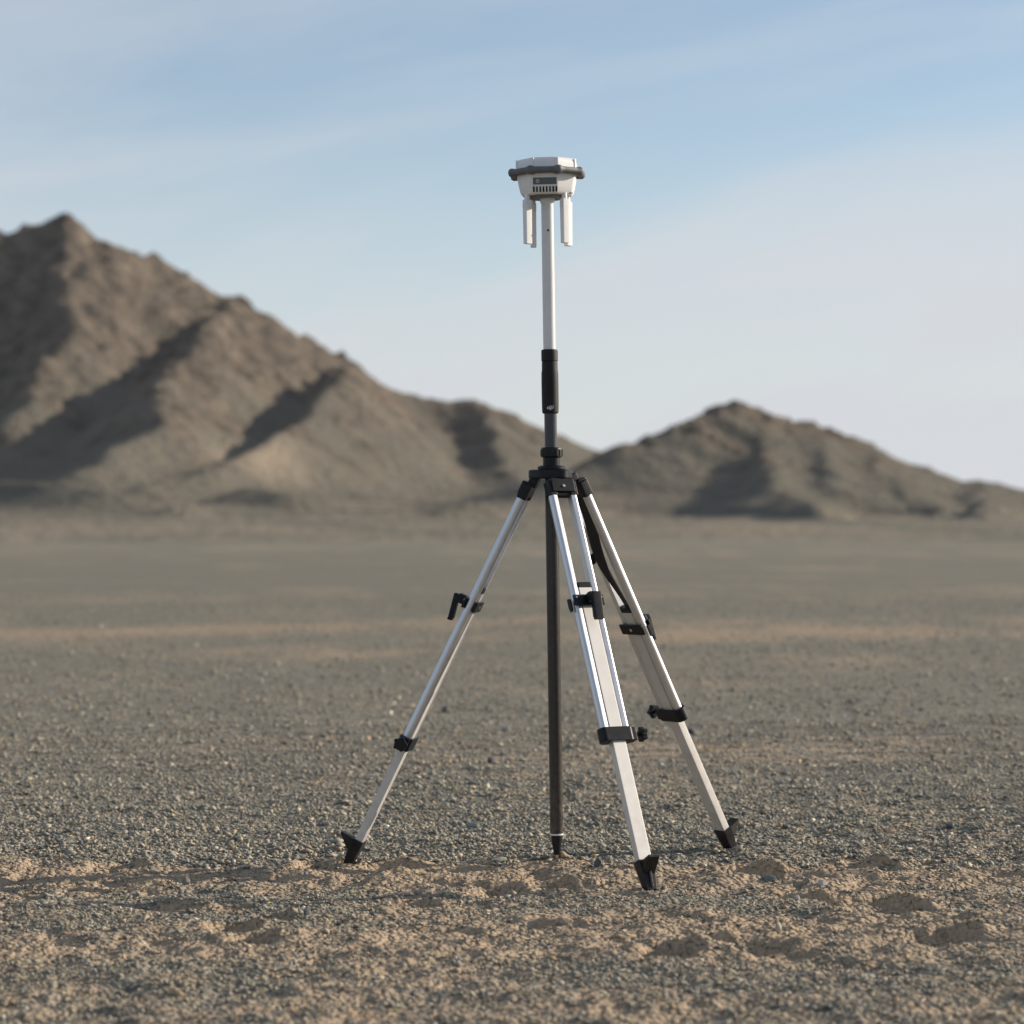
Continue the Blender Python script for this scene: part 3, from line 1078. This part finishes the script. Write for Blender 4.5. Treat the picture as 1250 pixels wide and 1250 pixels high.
from_bm('neck', bm, M_BLACK, tri)
bm = bmesh.new(); bm_lathe(bm, [(0.0225, 0.9987), (0.0262, 1.001), (0.0262, 1.0195), (0.0235, 1.0235), (0.0160, 1.0238)], 40, Matrix.Translation((PXO, 0, 0)))
nut = from_bm('locking_collar', bm, M_BLACK, tri)
for i in range(14):
    a = 2 * math.pi * i / 14
    bm = bmesh.new()
    bm_box(bm, (0, -0.0265, 1.0103), (0.0045, 0.0024, 0.016), 0.0008, seg=1)
    o = from_bm('grip_ridge', bm, M_BLACK, nut)
    o.matrix_local = Matrix.Translation((PXO, 0, 0)) @ Matrix.Rotation(a, 4, 'Z')

S = 0.028       # half the distance between the tubes


def make_leg(foot, top, t_cap, t_up, t_low, shoe_len=0.072, strap=False):
    """leg along local -z from the hinge; x across, y outwards and up. t_*: metres from the hinge"""
    a = (foot - top).normalized()
    L = (foot - top).length
    zl = -a
    xl = Vector((0, 0, 1)).cross(zl).normalized()
    yl = zl.cross(xl)
    mw = Matrix((xl, yl, zl)).transposed().to_4x4()
    mw.translation = top - Vector((HC.x, 0, 0))
    # inner section, the flat lower leg
    bm = bmesh.new()
    z1, z0 = -t_cap, -(L - shoe_len + 0.006)
    bm_box(bm, (0, 0, (z0 + z1) / 2), (0.0355, 0.0200, z1 - z0), 0.0020)
    leg = from_bm('leg', bm, M_PANEL, tri)
    leg.matrix_local = mw

    def part(name, bm, m, par=leg, sm=35):
        return from_bm(name, bm, m, par, sm)
    for s in (-1, 1):
        bm = bmesh.new()
        # D shaped extrusion
        tmp = bmesh.new()
        pr = []
        for i in range(13):
            b = -math.pi / 2 + math.pi * i / 12
            pr.append((0.0015 + 0.0085 * math.cos(b), 0.0108 * math.sin(b)))
        pr += [(-0.0075, 0.0095), (-0.0085, 0.0085), (-0.0085, -0.0085), (-0.0075, -0.0095)]
        zt, zb = -0.004, -(t_low + 0.006)
        A = [tmp.verts.new((s * (S + x), y, zt)) for x, y in pr]
        B = [tmp.verts.new((s * (S + x), y, zb)) for x, y in pr]
        n = len(pr)
        for i in range(n):
            j = (i + 1) % n
            tmp.faces.new((A[i], A[j], B[j], B[i]))
        tmp.faces.new(A); tmp.faces.new(B)
        join(bm, tmp)
        part('outer_tube', bm, M_ALU)
        # socket the tube is glued into
        bm = bmesh.new()
        bm_box(bm, (s * (S + 0.0005), 0, 0.004), (0.0215, 0.0245, 0.040), 0.004)
        part('tube_socket', bm, M_BLACK)
    # hinge housing between the sockets
    bm = bmesh.new()
    bm_box(bm, (0, 0.002, 0.010), (0.064, 0.028, 0.036), 0.004)
    bm_cyl(bm, (-0.018, 0, -0.010), (0.018, 0, -0.010), 0.009, 20, 0.002)
    hs = part('hinge_housing', bm, M_BLACK)
    bm = bmesh.new()
    bm_lathe(bm, [(0.0040, 0.0150), (0.0040, 0.0172), (0.0030, 0.0184)], 16, Matrix.Rotation(math.radians(-90), 4, 'X'))
    bo = part('bolt', bm, M_STEEL, hs)
    bo.location = (0, 0, 0.006)
    # lug reaching up to the head
    bm = bmesh.new()
    bm_box(bm, (0, -0.006, 0.033), (0.036, 0.022, 0.026), 0.003)
    part('hinge_lug', bm, M_BLACK)
    # cap on the inner section
    bm = bmesh.new()
    bm_box(bm, (0, 0, -t_cap + 0.005), (0.0362, 0.0225, 0.014), 0.002)
    part('end_cap', bm, M_BLACK)
    # upper clamp with lever
    bm = bmesh.new()
    for sy in (-1, 1):
        bm_box(bm, (0, sy * 0.0145, -t_up), (0.082, 0.0066, 0.027), 0.002)
    bm_box(bm, (0, 0, -t_up), (0.0340, 0.0250, 0.022), 0.001)
    cl = part('upper_clamp', bm, M_BLACK)
    for sx, sy in ((-0.034, 1), (0.034, 1), (0.0, -1)):
        bm = bmesh.new()
        bm_lathe(bm, [(0.0026, 0.0168), (0.0026, 0.0188), (0.0020, 0.0194)] if sx else [(0.0038, 0.0168), (0.0038, 0.0196), (0.003, 0.0202)], 14, Matrix.Rotation(math.radians(-90 * sy), 4, 'X'))
        o = part('rivet', bm, M_STEEL, cl)
        o.location = (sx, 0, -t_up + (0.006 if sx else 0))
    bm = bmesh.new()
    rot = Matrix.Rotation(math.radians(-11), 3, 'X')
    bm_box(bm, (-0.004, 0.0285, -t_up + 0.002), (0.026, 0.020, 0.024), 0.004)
    bm_box(bm, (-0.004, 0.0395, -t_up - 0.022), (0.025, 0.0135, 0.064), 0.0040, rot)
    bm_box(bm, (-0.004, 0.0345, -t_up - 0.0545), (0.0225, 0.012, 0.007), 0.002, rot)
    part('clamp_lever', bm, M_BLACK, cl)
    # small hook on the edge of the clamp
    bm = bmesh.new()
    bm_box(bm, (0.0455, 0.002, -t_up - 0.010), (0.0050, 0.010, 0.030), 0.0015)
    part('clamp_tab', bm, M_BLACK, cl)
    # lower clamp with wing screw
    bm = bmesh.new()
    for sy in (-1, 1):
        bm_box(bm, (0, sy * 0.0138, -t_low), (0.070, 0.0056, 0.034), 0.002)
    for sx in (-1, 1):
        bm_lathe(bm, [(0.0135, -0.017), (0.0150, -0.0155), (0.0150, 0.0155), (0.0135, 0.017)], 24,
                 Matrix.Translation((sx * 0.0300, 0, -t_low)) @ Matrix.Diagonal((1.0, 1.12, 1.0, 1.0)))
    bm_box(bm, (-0.045, 0, -t_low), (0.012, 0.024, 0.032), 0.002)
    cl2 = part('lower_clamp', bm, M_BLACK)
    bm = bmesh.new()
    bm_cyl(bm, (-0.050, 0, -t_low), (-0.068, 0, -t_low), 0.0042, 14)
    kn = part('screw_shaft', bm, M_BLACK, cl2)
    bm = bmesh.new()
    bm_cyl(bm, (-0.066, 0, -t_low), (-0.080, 0, -t_low), 0.0150, 16, 0.003)
    for k in range(5):
        ka = 2 * math.pi * k / 5 + 0.3
        bm_cyl(bm, (-0.0665, 0.0135 * math.cos(ka), -t_low + 0.0135 * math.sin(ka)), (-0.0795, 0.0135 * math.cos(ka), -t_low + 0.0135 * math.sin(ka)), 0.0048, 10, 0.0015)
    part('wing_knob', bm, M_BLACK, cl2)
    # shoe: wedge to a blunt point with a tread tab outwards
    bm = bmesh.new()
    bm_box(bm, (0, 0.001, -(L - shoe_len / 2) + 0.004), (0.0430, 0.0290, shoe_len), 0.0030, taper=(0.62, 0.72))
    bm_box(bm, (0, 0.0135, -(L - shoe_len / 2) + 0.004), (0.0075, 0.009, shoe_len * 0.86), 0.002, Matrix.Rotation(math.radians(-7), 3, 'X'))
    sh = part('shoe', bm, M_BLACK)
    tmp = bmesh.new()
    zt = -(L - shoe_len) - 0.000
    q = [(0.010, zt), (0.050, zt + 0.004), (0.050, zt - 0.001), (0.008, zt - 0.036)]
    A = [tmp.verts.new((-0.0150, y, z)) for y, z in q]
    B = [tmp.verts.new((0.0150, y, z)) for y, z in q]
    for i in range(4):
        j = (i + 1) % 4
        tmp.faces.new((A[i], A[j], B[j], B[i]))
    tmp.faces.new(A); tmp.faces.new(list(reversed(B)))
    bmesh.ops.bevel(tmp, geom=tmp.edges[:], offset=0.0012, segments=2, affect='EDGES')
    bm = bmesh.new(); join(bm, tmp)
    part('tread_tab', bm, M_RUBBER, sh)
    bm = bmesh.new()
    bm_lathe(bm, [(0.0015, -(L + 0.022)), (0.0060, -(L - 0.004)), (0.0060, -(L - 0.01))], 14)
    part('steel_point', bm, M_STEEL, sh)
    if strap:
        bm = bmesh.new()
        rows = []
        for i in range(25):
            f = i / 24
            z = -0.012 - f * (t_cap - 0.016)
            x = 0.002 + 0.004 * math.sin(f * 7)
            y = -0.004 - 0.012 * math.sin(f * math.pi) + 0.003 * math.sin(f * 9)
            w = 0.0125 + 0.002 * math.sin(f * 5)
            tw = 0.35 * math.sin(f * 4.2)
            rows.append([bm.verts.new((x + sx * w * math.cos(tw) + ty * 0.0016 * -math.sin(tw), y + sx * w * math.sin(tw) + ty * 0.0016, z))
                         for sx, ty in ((-1, -1), (1, -1), (1, 1), (-1, 1))])
        for a_, b_ in zip(rows, rows[1:]):
            for k in range(4):
                l = (k + 1) % 4
                bm.faces.new((a_[k], a_[l], b_[l], b_[k]))
        bm.faces.new(rows[0]); bm.faces.new(list(reversed(rows[-1])))
        part('carry_strap', bm, M_STRAP)
        bm = bmesh.new()
        bm_box(bm, (-0.036, -0.016, -0.188), (0.004, 0.018, 0.030), 0.001, Matrix.Rotation(0.3, 3, 'Y'))
        part('strap_end', bm, M_STRAP)
    return leg, L


def along(top, foot, v, lo=0.0, hi=1.0):
    """distance from the hinge of the spot on the leg that is seen at picture height v"""
    L = (foot - top).length
    for _ in range(50):
        m = (lo + hi) / 2
        p = top.lerp(foot, m)
        vv = HOR + (EYE - p.z) * PX / (p.y + DIST)
        if vv < v: lo = m
        else: hi = m
    return m * L


TOP_F = pt(685, 599, -0.048)
TOP_L = pt(642, 602, 0.008)
TOP_R = pt(705, 598, 0.040)
for foot, top, vc, vu, vl, st in ((FOOT_F, TOP_F, 718, 735, 897.5, False), (FOOT_L, TOP_L, 722, 738, 905.5, False), (FOOT_R, TOP_R, 745, 765, 870, True)):
    make_leg(foot, top, along(top, foot, vc), along(top, foot, vu), along(top, foot, vl), strap=st)
